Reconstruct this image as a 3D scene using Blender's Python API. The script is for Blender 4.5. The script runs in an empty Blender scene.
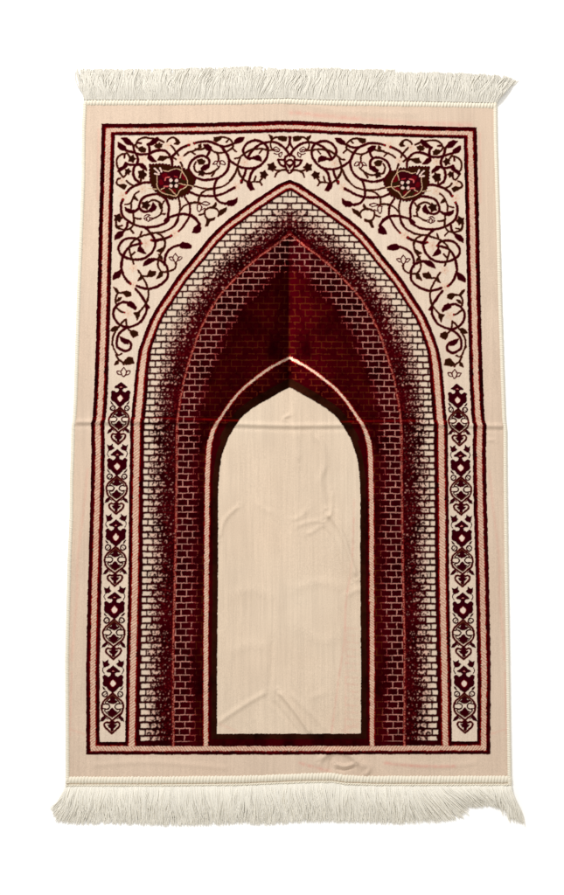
import bpy, math
import numpy as np

# ------------------------------------------------------------------ camera, light, exposure
sc = bpy.context.scene
COL = sc.collection
PW, PH = 564.0, 895.0              # size of the tracing sheet the rug was measured on
DIST, TILT, MMPX = 2.2, math.radians(8.0), 0.00162
FPX = DIST / MMPX                  # focal length in sheet units

cam_d = bpy.data.cameras.new('camera')
cam = bpy.data.objects.new('camera', cam_d)
COL.objects.link(cam)
cam.location = (0, -DIST * math.sin(TILT), DIST * math.cos(TILT))
cam.rotation_euler = (TILT, 0, 0)
cam_d.sensor_fit = 'VERTICAL'
cam_d.sensor_height = 36.0
cam_d.lens = FPX / PH * 36.0
cam_d.clip_start = 0.05
cam_d.clip_end = 500
sc.camera = cam

world = bpy.data.worlds.new('World')
sc.world = world
world.use_nodes = True
bg = world.node_tree.nodes['Background']
bg.inputs[0].default_value = (1.0, 0.965, 0.905, 1)
bg.inputs[1].default_value = 0.82

def area_lamp(name, loc, target, size, power, col):
    d = bpy.data.lights.new(name, 'AREA')
    d.shape = 'RECTANGLE'
    d.size, d.size_y = size
    d.energy = power
    d.color = col
    o = bpy.data.objects.new(name, d)
    COL.objects.link(o)
    o.location = loc
    from mathutils import Vector
    o.rotation_euler = (Vector(target) - Vector(loc)).to_track_quat('-Z', 'Y').to_euler()
    return o

area_lamp('softbox_lamp', (-1.2, 2.9, 2.3), (0, 0, 0), (0.85, 0.85), 132, (1.0, 0.99, 0.985))

sc.view_settings.view_transform = 'Standard'
sc.view_settings.look = 'None'
sc.view_settings.exposure = 0
sc.view_settings.gamma = 1
sc.view_settings.use_curve_mapping = False
sc.render.film_transparent = False
if hasattr(sc, 'cycles'):
    sc.cycles.max_bounces = 10
    sc.cycles.diffuse_bounces = 6
    sc.cycles.transmission_bounces = 8

# ------------------------------------------------------------------ helpers
ILL = 1.36
def lin(c):
    c = np.asarray(c, float) / 255.0
    return np.where(c <= 0.04045, c / 12.92, ((c + 0.055) / 1.055) ** 2.4)
def yarn(r, g, b):
    return lin((r, g, b)) / ILL

def sheet_to_floor(x, y):
    """sheet coordinates -> metres on the floor plane z=0"""
    x = np.asarray(x, float); y = np.asarray(y, float)
    cx = (x - PW / 2) / FPX
    cy = (PH / 2 - y) / FPX
    c, s = math.cos(TILT), math.sin(TILT)
    dx, dy, dz = cx, cy * c + s, cy * s - c
    t = -(DIST * c) / dz
    return dx * t, -DIST * s + dy * t

def hash2(ix, iy, seed):
    ix = ix.astype(np.int64); iy = iy.astype(np.int64)
    h = (ix * 374761393 + iy * 668265263 + seed * 974634777) & 0xFFFFFFFF
    h = ((h ^ (h >> 13)) * 1274126177) & 0xFFFFFFFF
    h = ((h ^ (h >> 16)) * 2246822519) & 0xFFFFFFFF
    h = h ^ (h >> 15)
    return (h & 0xFFFFFF) / float(0xFFFFFF)

def vnoise(x, y, seed=0):
    x0 = np.floor(x); y0 = np.floor(y)
    fx = x - x0; fy = y - y0
    fx = fx * fx * (3 - 2 * fx); fy = fy * fy * (3 - 2 * fy)
    a = hash2(x0, y0, seed); b = hash2(x0 + 1, y0, seed)
    c = hash2(x0, y0 + 1, seed); d = hash2(x0 + 1, y0 + 1, seed)
    return (a * (1 - fx) + b * fx) * (1 - fy) + (c * (1 - fx) + d * fx) * fy

def fbm(x, y, seed=0, n=3):
    r = 0; a = 0.5; tot = 0
    for k in range(n):
        r = r + a * vnoise(x * 2 ** k, y * 2 ** k, seed + k); tot += a; a *= 0.5
    return r / tot

def sstep(a, b, x):
    t = np.clip((x - a) / (b - a), 0, 1)
    return t * t * (3 - 2 * t)

def catmull(pts, n=8):
    p = np.asarray(pts, float)
    if len(p) < 3:
        return p
    q = np.vstack([2 * p[0] - p[1], p, 2 * p[-1] - p[-2]])
    t = np.linspace(0, 1, n, endpoint=False)[:, None]
    out = []
    for i in range(1, len(q) - 2):
        a, b, c, d = q[i - 1], q[i], q[i + 1], q[i + 2]
        out.append(0.5 * (2 * b + (c - a) * t + (2 * a - 5 * b + 4 * c - d) * t ** 2 + (3 * b - a - 3 * c + d) * t ** 3))
    out.append(p[-1:])
    return np.vstack(out)

# ------------------------------------------------------------------ the woven design: left half, mirrored across the centre line
S = 4
X0, X1, Y0, Y1 = 58.0, 306.0, 90.0, 800.0
NX, NY = int((X1 - X0) * S), int((Y1 - Y0) * S)
XX = (X0 + (np.arange(NX) + 0.5) / S)[None, :] * np.ones((NY, 1))
YY = (Y0 + (np.arange(NY) + 0.5) / S)[:, None] * np.ones((1, NX))

CREAM = yarn(230, 210, 190)
MARGIN = yarn(225, 202, 181)
PANEL = yarn(232, 211, 188)
MAROON = yarn(49, 0, 5)
BROWN = yarn(62, 30, 8)
DARKBROWN = yarn(38, 14, 6)
RED = yarn(132, 8, 6)
CABLE = yarn(230, 198, 174)
CABLEDARK = yarn(176, 108, 88)
PINK = yarn(205, 140, 126)
BLUSH = yarn(226, 192, 168)
STEM = yarn(54, 0, 8)
TWIG = yarn(48, 18, 6)

C = np.empty((NY, NX, 3)); C[:] = MARGIN
HG = np.zeros((NY, NX))
LB = np.zeros((NY, NX), np.int8)

def fill(mask, col=None, h=None, lab=None):
    if col is not None: C[mask] = col
    if h is not None: HG[mask] = h
    if lab is not None: LB[mask] = lab

def seg_dist(px, py, pts):
    best = np.full(px.shape, 1e9)
    for (ax, ay), (bx, by) in zip(pts[:-1], pts[1:]):
        ux, uy = bx - ax, by - ay
        l2 = ux * ux + uy * uy + 1e-9
        t = np.clip(((px - ax) * ux + (py - ay) * uy) / l2, 0, 1)
        d = (px - ax - t * ux) ** 2 + (py - ay - t * uy) ** 2
        np.minimum(best, d, out=best)
    return np.sqrt(best)

def window(x0, x1, y0, y1):
    i0 = max(0, int((x0 - X0) * S)); i1 = min(NX, int((x1 - X0) * S) + 2)
    j0 = max(0, int((y0 - Y0) * S)); j1 = min(NY, int((y1 - Y0) * S) + 2)
    return slice(j0, j1), slice(i0, i1)

HALO = yarn(140, 70, 56)
def stroke(pts, w, col, h=0.7, smooth=True, halo=False):
    p = catmull(pts) if smooth else np.asarray(pts, float)
    m = w + 1
    sl = window(p[:, 0].min() - m, p[:, 0].max() + m, p[:, 1].min() - m, p[:, 1].max() + m)
    if sl[0].stop <= sl[0].start or sl[1].stop <= sl[1].start: return
    d = seg_dist(XX[sl], YY[sl], p)
    if halo:
        k = (d < w / 2 + 0.4) & (C[sl][..., 0] > 0.25)
        C[sl][k] = HALO
    k = d < w / 2
    C[sl][k] = col; HG[sl][k] = h

def poly(pts, col, h=0.8, smooth=False, lab=None):
    p = np.asarray(pts, float)
    if smooth:
        p = catmull(np.vstack([p, p[:1]]), 5)
    sl = window(p[:, 0].min() - 1, p[:, 0].max() + 1, p[:, 1].min() - 1, p[:, 1].max() + 1)
    if sl[0].stop <= sl[0].start or sl[1].stop <= sl[1].start: return
    x, y = XX[sl], YY[sl]
    ins = np.zeros(x.shape, bool)
    n = len(p)
    for i in range(n):
        ax, ay = p[i]; bx, by = p[(i + 1) % n]
        if ay == by: continue
        c = ((ay > y) != (by > y)) & (x < (bx - ax) * (y - ay) / (by - ay) + ax)
        ins ^= c
    if col is not None:
        C[sl][ins] = col; HG[sl][ins] = h
    if lab is not None: LB[sl][ins] = lab

def disc(cx, cy, r, col, h=0.8):
    sl = window(cx - r - 1, cx + r + 1, cy - r - 1, cy + r + 1)
    k = (XX[sl] - cx) ** 2 + (YY[sl] - cy) ** 2 < r * r
    C[sl][k] = col; HG[sl][k] = h

# --- main curves of the design (left half)
XL_Y = [60, 124, 220, 300, 380, 412, 420, 424, 450, 480, 510, 520, 590, 670, 753, 800]
XL_X = [103.5, 102, 99.3, 97.4, 95, 93.4, 92.6, 91.3, 91.7, 91.1, 90.5, 90.1, 88.1, 86.4, 86.5, 86.5]
YT_X = [50, 102, 150, 200, 250, 278, 286, 290, 310]
YT_Y = [124.3, 124.2, 124.2, 123.5, 122.4, 121.5, 121.2, 121.4, 121.6]
OUT = [(288.9, 180.3), (279.6, 184.2), (254.8, 200.6), (230, 218.3), (217.3, 229.2), (207.3, 240), (192.6, 258.4),
       (178.4, 275.5), (167, 292.5), (155.7, 309.5), (150.3, 319.5), (144, 335), (138.7, 351), (135.8, 370.5), (134.4, 385),
       (133.1, 400), (131.6, 417), (130.4, 424), (130.3, 440), (129.3, 500), (128.4, 590), (126.5, 670), (125.3, 748), (124.8, 790)]
IN1 = [(289.3, 234.6), (274, 246.7), (258.5, 258), (243, 271.2), (229.4, 285.4), (219.5, 296.7), (212.4, 307.5), (205.3, 320),
       (198.3, 336), (192, 353.7), (187.6, 367.9), (183.2, 385.6), (180.2, 401.6), (178, 419.5), (177, 435), (176.6, 490),
       (175, 580), (173.3, 660), (173.5, 748), (173.5, 790)]
NL = [(289.7, 357.9), (269.4, 368.8), (253.8, 380.4), (242.5, 389.8), (232.6, 401), (225.5, 411), (220.4, 418.6), (216.3, 425),
      (212.4, 433.7), (209.4, 446), (207.9, 465), (207.2, 500), (206.6, 580), (206, 660), (206, 748), (206, 790)]
PE = [(289.4, 387.5), (269.4, 398.6), (253.8, 407.8), (245, 414.5), (241, 418.6), (235.3, 427), (229, 437), (222.2, 455),
      (219.4, 472), (218.4, 490), (218.1, 580), (217.3, 660), (217.1, 735), (217, 790)]

def signed(curve):
    p = np.asarray(curve)
    d = seg_dist(XX, YY, catmull(p, 3))
    fx = np.interp(YY, p[:, 1], p[:, 0], left=1e6)
    return np.where(XX > fx, d, -d)

xl = np.interp(YY, XL_Y, XL_X)
yt = np.interp(XX, YT_X, YT_Y)
dL, dT, dB = XX - xl, YY - yt, 754.4 - YY
def knots(d, k): return np.where(d < 0, d, np.interp(d, k, [0, 1, 2, 3, 60]))
q = np.minimum(np.minimum(knots(dL, [0, 4.3, 9.4, 13.6, 200]), knots(dT, [0, 4.6, 8.3, 11.8, 400])), knots(dB, [0, 3.6, 8.4, 12.9, 400]))
dO, d1, dN, dP = signed(OUT), signed(IN1), signed(NL), signed(PE)

hn = hash2(np.floor(XX / 0.85), np.floor(YY / 0.8), 5)       # one value per woven knot
hn2 = hash2(np.floor(XX / 1.3 + 9), np.floor(YY / 1.0), 11)
nap = fbm(XX / 16, YY / 22, 3)                                # slow random tone of the dark pile, velvet nap highlights painted in
nap2 = fbm(XX / 3.2, YY / 3.2, 23)

def dark(mask, lab=None, base=MAROON):
    k = (0.25 + 1.5 * nap + 0.7 * (nap2 - 0.5))[mask][:, None]
    red = np.array([1.0, 0.9, 0.9])
    C[mask] = base * k * red
    HG[mask] = 0.8
    if lab is not None: LB[mask] = lab

def cable(mask, phase, period=2.9, edge=None):
    s = 0.5 + 0.5 * np.sin(2 * math.pi * phase / period)
    s = np.clip(s * 1.25 - 0.25 + 0.5 * (nap2 - 0.5), 0, 1)[..., None]
    hs = (0.38 + 0.40 * sstep(380, 470, YY))[..., None]
    col = CABLE * (1 - s * hs) + CABLEDARK * s * hs
    kn = (hash2(np.floor(XX / 0.9 + 3), np.floor(YY / 0.9), 88) > 0.80)[..., None]
    col = np.where(kn, 0.55 * col + 0.45 * CABLEDARK * 0.9, col)
    C[mask] = col[mask]
    HG[mask] = (0.95 - 0.3 * s[..., 0])[mask]

# frame
fr = (q >= 0) & (q < 3)
dark(fr, 1)
vert = dL < np.minimum(dT, dB)
ph = np.where(vert, YY + 0.75 * XX, XX - 0.75 * YY)
cb = (q >= 1 + 0.16 * (hn2 - 0.5)) & (q < 2 - 0.16 * (hn2 - 0.5))
cable(cb, ph)
redn = (nap2 + hn * 0.4) > 0.52
C[(((q > 0.80) & (q < 1)) | ((q >= 2) & (q < 2.24))) & redn] = RED
C[(q > 0) & (q < 0.12)] = yarn(84, 6, 12)
inside = q >= 3
fill(inside, CREAM, 0.0, 2)
fill(inside & (YY > 376.5), None, None, 3)

# --- scroll work traced patch by patch: (origin x, origin y, scale)
class Patch:
    def __init__(s, ox, oy, k): s.o = np.array([ox, oy]); s.k = k
    def m(s, *p, w=2.3, c=None): stroke(s.o + np.array(p, float) / s.k, max(w, 1.8) * 0.95, STEM if c is None else c, halo=True)      # main stem
    def b(s, *p, w=1.75): stroke(s.o + np.array(p, float) / s.k, max(w, 1.5) * 0.88, TWIG, 0.6, halo=True)                              # brown twig
    def t(s, *p, w=1.25): stroke(s.o + np.array(p, float) / s.k, max(w, 1.25), yarn(84, 6, 16), 0.5)                   # fine petal outline
    def fat(s, p, c):
        q_ = s.o + np.array(p, float) / s.k
        poly(q_, c); stroke(np.vstack([q_, q_[:1]]), 0.8, c, 0.8, False, halo=True); poly(q_, c)
    def leaf(s, *p): s.fat(p, yarn(50, 0, 8))
    def bleaf(s, *p): s.fat(p, yarn(46, 18, 6))
    def tre(s, cx, cy, r, a=0.0, c=None):
        n = 5; pts = []
        for i in range(2 * n):
            rr = r * (1.25 if i % 2 == 0 else 0.78)
            th = a + math.pi * i / n
            pts.append((cx + rr * math.cos(th), cy + rr * math.sin(th)))
        s.fat(pts, yarn(40, 12, 6) if c is None else c)
    def red(s, cx, cy): disc(*(s.o + np.array((cx, cy)) / s.k), 0.9, yarn(150, 20, 24))
    def lotus(s, cx, cy, r):
        f = lambda *p: s.t(*[(cx + r * x, cy + r * y) for x, y in p])
        f((0, -0.75), (-0.42, -0.1), (-0.2, 0.5), (0, 0.68), (0.2, 0.5), (0.42, -0.1), (0, -0.75))
        f((-0.3, 0.4), (-0.75, 0.3), (-1.05, -0.12), (-0.6, -0.2), (-0.35, 0.1))
        f((0.3, 0.4), (0.75, 0.3), (1.05, -0.12), (0.6, -0.2), (0.35, 0.1))

def ghost(cx, cy, r=4.2):
    for k in range(5):
        th = 0.5 + k * 2 * math.pi / 5
        disc(cx + 0.62 * r * math.cos(th), cy + 0.62 * r * math.sin(th), 0.42 * r, CREAM * 0.55 + BLUSH * 0.45, 0.15)
        stroke([(cx, cy), (cx + r * math.cos(th), cy + r * math.sin(th))], 0.7, BLUSH, 0.15, False)
    disc(cx, cy, 0.8, yarn(216, 172, 146), 0.15)

for gx, gy in [(146.3, 243.7), (133.7, 268.5), (133.3, 285), (174.8, 234), (142.5, 189.5), (123, 196), (180, 159.5), (190.6, 144.6),
               (142.8, 159.3), (128.6, 314), (244.8, 163), (236.5, 186.8), (122, 181), (168.5, 146)]:
    ghost(gx, gy)

A = Patch(110, 130, 11.28)
A.leaf((95, 150), (130, 165), (175, 195), (188, 240), (150, 235), (115, 220), (95, 190))
A.leaf((130, 100), (180, 93), (225, 115), (252, 165), (235, 178), (190, 165), (160, 130))
A.m((245, 155), (268, 190), (275, 230), (290, 270), (312, 310), (318, 350), (303, 395), (275, 430), (262, 490), (272, 535), (290, 570))
A.m((180, 237), (230, 250), (290, 268), (350, 283), (430, 277), (500, 250), (560, 236))
A.b((262, 185), (293, 172), (310, 135), (345, 105), (400, 92), (460, 100), (540, 116), (610, 145))
A.b((290, 170), (310, 205), (345, 230)); A.bleaf((325, 212), (370, 195), (408, 222), (402, 252), (360, 255), (330, 235))
A.m((318, 152), (352, 156), w=1.9)
A.leaf((418, 170), (455, 150), (488, 115), (537, 90), (552, 110), (522, 152), (480, 178), (435, 180))
A.m((425, 172), (442, 190), (450, 230), (445, 272))
A.tre(250, 332, 34); A.b((190, 262), (215, 290), (240, 320))
A.b((190, 268), (130, 285), (90, 320), (78, 370), (88, 420), (110, 445))
A.leaf((90, 472), (108, 440), (150, 420), (172, 378), (200, 383), (195, 418), (150, 452), (112, 475))
A.m((178, 378), (220, 397), (300, 402), (345, 393))
A.leaf((320, 385), (370, 388), (405, 420), (418, 462), (395, 452), (350, 428))
A.m((165, 318), (168, 285), w=1.2)
A.b((105, 472), (122, 505), (150, 535), (170, 525), (190, 490)); A.tre(203, 475, 27)
A.leaf((435, 293), (472, 303), (497, 335), (525, 362), (480, 364), (450, 347), (430, 322)); A.m((445, 270), (443, 300))
A.tre(365, 505, 40); A.b((352, 530), (350, 570)); A.tre(548, 186, 28)

B = Patch(150, 130, 11.28)
B.bleaf((55, 187), (95, 162), (138, 170), (128, 200), (85, 207))
B.b((195, 138), (212, 112), (250, 94), (290, 104), (318, 130))
B.bleaf((290, 112), (320, 122), (338, 150), (320, 170), (278, 162), (302, 146))
B.m((0, 268), (60, 241), (130, 234), (190, 253), (232, 305), (250, 350), (250, 395))
B.m((440, 178), (380, 200), (320, 240), (270, 290), (240, 330)); B.red(436, 180)
B.b((240, 183), (268, 215), (297, 252)); B.b((300, 250), (320, 292)); B.b((268, 322), (292, 338))
B.b((385, 297), (430, 262), (480, 246), (540, 222), (575, 200)); B.b((468, 250), (512, 283), w=1.3)
B.bleaf((92, 345), (118, 298), (160, 305), (218, 312), (180, 332), (150, 355), (108, 350)); B.b((170, 318), (245, 318))
B.b((345, 370), (362, 405), (365, 440))

R = Patch(200, 130, 11.28)
R.m((-62, 158), (0, 144), (100, 139), (180, 163), (250, 207), (300, 268), (327, 345), (320, 425), (285, 495), (225, 540), (150, 562), (70, 572), (-10, 560), (-65, 530), (-107, 480), (-123, 430), (-105, 375), (-65, 330), (0, 303), (50, 305), (88, 325), (108, 360), (102, 402))
R.red(-55, 158)
R.leaf((12, 445), (50, 405), (112, 396), (102, 432), (62, 458), (20, 458))
R.m((175, 163), (240, 190), (310, 190), (380, 160)); R.leaf((382, 160), (400, 120), (440, 95), (498, 93), (482, 132), (440, 152), (398, 160))
R.bleaf((160, 95), (210, 88), (248, 95), (218, 122), (190, 138), (160, 126)); R.b((215, 92), (270, 88), (330, 110), (365, 150), (372, 192))
R.b((332, 112), (295, 142), w=1.5)
R.b((130, 238), (190, 264), (250, 262), (310, 246), (360, 215), (376, 190)); R.b((362, 213), (408, 253), w=1.4)
R.leaf((42, 173), (90, 173), (128, 200), (133, 238), (95, 238), (58, 215)); R.m((112, 235), (98, 275), (80, 302))
R.b((-50, 225), (0, 227), (60, 212)); R.bleaf((-12, 180), (10, 170), (12, 205), (-10, 215)); R.b((190, 264), (210, 300), (210, 348))
R.t((148, 393), (172, 362), (197, 362), (187, 388), (150, 395)); R.t((197, 372), (212, 357), (228, 385), (215, 428), (193, 402), (200, 370))
R.t((232, 355), (262, 355), (284, 397), (240, 392), (233, 358)); R.b((222, 425), (180, 460), (152, 500), (132, 527))
R.bleaf((-30, 345), (20, 335), (58, 358), (40, 388), (-10, 392))
R.b((-60, 440), (-45, 475), (0, 487), (60, 500), (120, 495), (160, 470)); R.tre(20, 493, 30); R.b((-60, 440), (-62, 405), (-45, 370))
R.m((250, 205), (290, 258), (335, 345), (400, 395), (470, 430), (545, 440), (600, 438), (660, 420), (725, 360), (763, 290), (763, 220), (733, 165), (678, 135), (608, 125), (548, 148), (508, 185), (488, 230), (498, 280), (530, 322), (560, 335))
R.b((395, 332), (440, 320), (480, 290), (520, 262), (560, 240), (600, 222)); R.b((455, 320), (432, 400), (436, 470), (470, 532), (480, 565))
R.b((420, 435), (400, 500), (358, 564)); R.m((522, 440), (510, 490), (490, 542), (465, 600))

N = Patch(245, 130, 11.28)
N.m((25, 325), (60, 270), (110, 210), (170, 170), (240, 149), (310, 144), (370, 160), (430, 200), (470, 243), (500, 285), (545, 345)); N.red(35, 330)
N.leaf((95, 308), (150, 293), (178, 320), (183, 358), (140, 346), (100, 335)); N.m((30, 330), (100, 322))
N.b((0, 267), (50, 236), (130, 220), (200, 222), (250, 230)); N.b((200, 224), (162, 268), w=1.4)
N.m((150, 420), (100, 455), (68, 500), (58, 555), (45, 590))
N.tre(210, 512, 34); N.tre(300, 425, 40); N.b((335, 455), (380, 466), (440, 455), (490, 462)); N.b((402, 464), (362, 490), (340, 533))
N.bleaf((272, 66), (308, 85), (300, 118), (285, 100)); N.b((293, 135), (318, 102), (360, 88), (400, 94))
N.bleaf((372, 85), (420, 78), (468, 88), (462, 128), (420, 128), (385, 112))
N.m((500, 85), (500, 150), (480, 200), (455, 225), w=1.3); N.m((500, 150), (530, 200), (570, 240), w=1.3)
N.m((498, 285), (455, 312), (448, 350), (455, 420), w=1.2); N.m((372, 345), (400, 398), (455, 425), w=1.2); N.m((372, 345), (450, 345), w=1.2)
N.m((455, 372), (500, 343), (535, 372), (500, 405), (455, 372), w=1.0); N.m((448, 400), (500, 492), (556, 430), w=1.2); N.m((480, 400), (525, 445), w=1.0)
N.t((320, 215), (350, 198), (388, 225), (380, 252), (340, 246), (320, 215), w=1.0); N.t((328, 267), (370, 282), (412, 258), (412, 292), (390, 312), (378, 282), w=1.0)
N.t((340, 228), (372, 235), w=1.0)
N.b((290, 140), (290, 200), (322, 237), w=0.9); N.b((240, 236), (315, 236), w=0.9)

W = Patch(230, 170, 11.28)
W.m((165, 60), (145, 105), (120, 130), w=1.5); W.b((90, 0), (108, 55), (140, 102), (190, 140), (208, 152)); W.m((270, 0), (235, 62), (220, 130), (210, 162))
W.leaf((193, 160), (237, 150), (252, 190), (273, 227), (235, 234), (203, 200)); W.b((75, 0), (50, 60), (-5, 132))
W.b((220, 150), (270, 140), (330, 142), (358, 178), w=1.4); W.b((270, 140), (292, 78), w=1.6); W.tre(382, 60, 36); W.b((330, 140), (370, 88)); W.red(122, 128)

Sx = Patch(190, 175, 11.28)
Sx.b((0, 130), (60, 135), (140, 155), (240, 161), (330, 150), (400, 120), (460, 70), (500, 20), (512, -20), w=1.4)
Sx.m((335, 35), (300, 70), (280, 130), (275, 200), (290, 260), (330, 310), (400, 332))
Sx.leaf((405, 325), (440, 298), (500, 290), (533, 266), (527, 312), (490, 350), (438, 352))
Sx.m((-20, 192), (60, 226), (130, 241), (230, 246), (320, 235), (400, 205), (505, 148))
Sx.b((262, 165), (190, 176), (140, 205), (106, 250), (95, 312)); Sx.b((0, 320), (90, 320))
Sx.t((130, 322), (170, 308), (222, 325), (190, 347), (138, 332), w=1); Sx.t((80, 345), (110, 338), (132, 370), (110, 422), (88, 402), (84, 348), w=1); Sx.t((130, 400), (170, 380), w=1)
Sx.b((165, 445), (175, 400), (240, 372), (305, 392), (330, 440), (318, 470)); Sx.b((165, 440), (178, 478), (215, 510), (270, 500))
Sx.bleaf((238, 382), (268, 350), (290, 320), (296, 345), (275, 380)); Sx.bleaf((318, 460), (345, 408), (413, 376), (405, 412), (350, 455))
Sx.bleaf((195, 500), (235, 505), (280, 488), (272, 512), (225, 525), (200, 580), (175, 580), (195, 530)); Sx.b((105, 460), (165, 445), w=1.4)

E = Patch(110, 175, 11.28)
E.m((150, 285), (128, 340), (130, 420), (158, 480), (215, 530), (270, 562), (360, 588), (455, 595), (560, 575), (655, 520), (658, 450), (665, 370), (645, 300), (600, 252), (540, 222), (440, 234), (380, 260), (345, 310), (331, 360), (352, 400), (400, 420), (452, 408))
E.leaf((440, 403), (470, 370), (490, 318), (523, 360), (512, 393), (470, 423)); E.red(150, 287)
E.m((185, 212), (230, 160), (300, 120), (380, 95), (440, 90), (475, 96)); E.red(182, 210)
E.m((265, -5), (280, 40), (325, 82), (350, 97))
E.tre(365, 8, 38); E.b((350, 30), (350, 85)); E.b((120, 42), (92, 55), (76, 88), (85, 112), (110, 130)); E.bleaf((103, 118), (150, 108), (188, 125), (165, 165), (128, 147))
E.b((190, 70), (222, 102), (275, 132)); E.b((327, 188), (285, 220), (265, 260), (245, 310), (240, 385), w=1.3)
E.bleaf((270, 240), (292, 255), (317, 292), (272, 278)); E.b((246, 308), (220, 330), (173, 340), w=1.4)
E.leaf((172, 372), (200, 390), (250, 402), (288, 405), (270, 438), (220, 432), (180, 408)); E.m((275, 420), (335, 378))
E.b((265, 440), (268, 480), (278, 562)); E.b((268, 478), (300, 495), (348, 497)); E.tre(95, 492, 36); E.b((72, 512), (70, 570), (85, 600), (112, 610))
E.tre(405, 345, 40); E.b((435, 312), (480, 288), (530, 297), (575, 330), (590, 375)); E.b((580, 350), (612, 300), w=1.5); E.bleaf((553, 335), (570, 330), (585, 390), (570, 380))
E.lotus(432, 500, 44); E.b((480, 500), (530, 480), (575, 450), (618, 448), w=1.3); E.b((575, 450), (590, 400)); E.t((390, 470), (425, 450), (455, 462))

Q = Patch(150, 175, 11.28)
Q.b((325, 275), (338, 340), (338, 400), (322, 480), (283, 562)); Q.m((392, 258), (430, 310), (450, 360), (450, 450), (420, 520), (380, 580), (327, 640), w=1.5); Q.red(328, 638)
Q.m((170, 520), (200, 492), (280, 462), (360, 446), (450, 460), (510, 500), (560, 555)); Q.b((340, 412), (380, 362), (425, 335)); Q.b((455, 330), (510, 315), (580, 325))
Q.b((130, 450), (172, 442), w=1.3)

P = Patch(150, 215, 11.28)
P.leaf((483, 203), (500, 150), (540, 115), (575, 150), (565, 195), (520, 207)); P.m((470, 10), (520, 50), (560, 120))
P.m((325, 0), (310, 80), (260, 140), (190, 180), (100, 205), (20, 212), w=1.4); P.m((242, 240), (190, 266), (130, 281), (60, 294)); P.red(236, 242)
P.b((80, 212), (135, 245), (168, 310), (165, 370), (130, 430), (92, 498)); P.bleaf((83, 412), (130, 383), (172, 368), (150, 412), (110, 424)); P.bleaf((98, 450), (135, 480), (140, 505), (108, 490))
P.m((340, 343), (260, 370), (200, 420), (172, 490), (170, 570)); P.leaf((328, 345), (370, 313), (420, 325), (468, 350), (462, 378), (410, 382), (355, 378))
P.lotus(290, 492, 70); P.b((290, 540), (290, 560))

F = Patch(110, 215, 11.28)
F.m((350, 325), (330, 290), (300, 275), (230, 265), (160, 287), (112, 340), (100, 400), (138, 460), (220, 500), (310, 511), (400, 490), (470, 432), (510, 355), (512, 300), (482, 240), (440, 190), (395, 145))
F.m((355, 328), (290, 340), (230, 362), (182, 412), (150, 480), (135, 570)); F.red(357, 325)
F.b((620, 195), (560, 204), (470, 215), (400, 235), (320, 260), (262, 302), (230, 352), (220, 400), (238, 470), (270, 552)); F.b((358, 195), (342, 245), w=1.7); F.b((282, 422), (240, 465), w=1.7)
F.leaf((345, 358), (370, 390), (407, 443), (360, 432), (318, 412), (318, 390)); F.m((343, 325), (345, 368), w=1.4)
F.m((470, 290), (520, 302), (570, 284)); F.red(468, 290)
F.m((200, 95), (190, 150), (148, 198)); F.leaf((58, 284), (63, 240), (90, 203), (130, 193), (153, 200), (142, 240), (100, 267))
F.b((270, 60), (265, 115), (230, 160), (178, 172)); F.b((230, 163), (266, 210), w=1.6)
F.tre(95, 40, 38); F.b((72, 62), (76, 120), (110, 155), (152, 172)); F.b((88, 137), (142, 125), w=1.5)

G = Patch(110, 255, 11.28)
G.m((150, 15), (135, 80), (130, 150), (150, 220), (190, 290), (233, 328)); G.red(232, 326)
G.leaf((378, 128), (400, 80), (440, 48), (500, 46), (514, 60), (460, 97), (410, 118)); G.m((500, 52), (566, 66), (630, 112), (655, 190), (640, 280), (564, 345), (510, 370), (440, 386), (370, 376), (308, 354))
G.leaf((38, 284), (38, 240), (63, 203), (112, 182), (128, 200), (112, 252), (70, 268)); G.m((112, 190), (132, 165), w=1.4)
G.b((322, 178), (360, 240), (400, 310), (430, 380), (436, 450), (420, 532)); G.bleaf((318, 293), (345, 240), (378, 245), (355, 278)); G.b((370, 242), (425, 245))
G.bleaf((415, 247), (440, 198), (455, 178), (470, 193), (517, 193), (512, 226), (470, 248)); G.m((293, 388), (340, 440), (380, 500), (410, 552), (440, 600))
G.bleaf((43, 372), (75, 385), (103, 430), (82, 434)); G.b((150, 432), (95, 435), (68, 485), (68, 540), (90, 570)); G.bleaf((138, 424), (190, 413), (232, 430), (237, 462), (190, 477), (168, 450)); G.bleaf((72, 533), (100, 490), (132, 484), (115, 512))
c1 = Patch(100, 210, 5.64)
c1.b((330, 282), (328, 318), (350, 350), (388, 350), (420, 335), (430, 308)); c1.bleaf((322, 388), (340, 352), (356, 350), (350, 377)); c1.b((345, 145), (368, 175), (360, 220), (335, 262))

H = Patch(105, 295, 11.28)
H.leaf((248, 88), (290, 78), (330, 103), (357, 150), (347, 168), (300, 148), (258, 122))
H.m((262, 90), (210, 84), (150, 110), (110, 160), (96, 220), (120, 290), (180, 345), (250, 366), (330, 350), (400, 310), (450, 240), (472, 170), (460, 90), (432, 50), (400, 0))
H.b((490, -5), (486, 60), (460, 110), (430, 150), (385, 198)); H.bleaf((330, 208), (397, 192), (392, 232), (365, 284), (353, 240)); H.b((132, 150), (180, 190), (222, 202)); H.red(224, 202)
H.b((242, 278), (200, 310), (160, 362), (120, 422), (92, 480), (84, 570)); H.bleaf((68, 407), (90, 373), (120, 358), (157, 363), (142, 402), (100, 412)); H.b((240, 280), (245, 340), (270, 392), (302, 422))
H.bleaf((288, 430), (320, 403), (367, 420), (373, 452), (320, 484), (300, 456)); H.m((262, 368), (200, 405), (152, 460), (135, 520), (137, 570), (145, 590), (190, 622), (240, 637), (285, 612), (298, 567), (280, 532), (250, 512))
I = Patch(105, 335, 11.28)
I.leaf((172, 26), (220, 43), (268, 75), (262, 104), (220, 98), (188, 70)); I.b((84, 90), (100, 150), (130, 210), (160, 231), (192, 213), w=1.4); I.b((130, 228), (155, 280), (198, 310), (215, 338))
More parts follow.
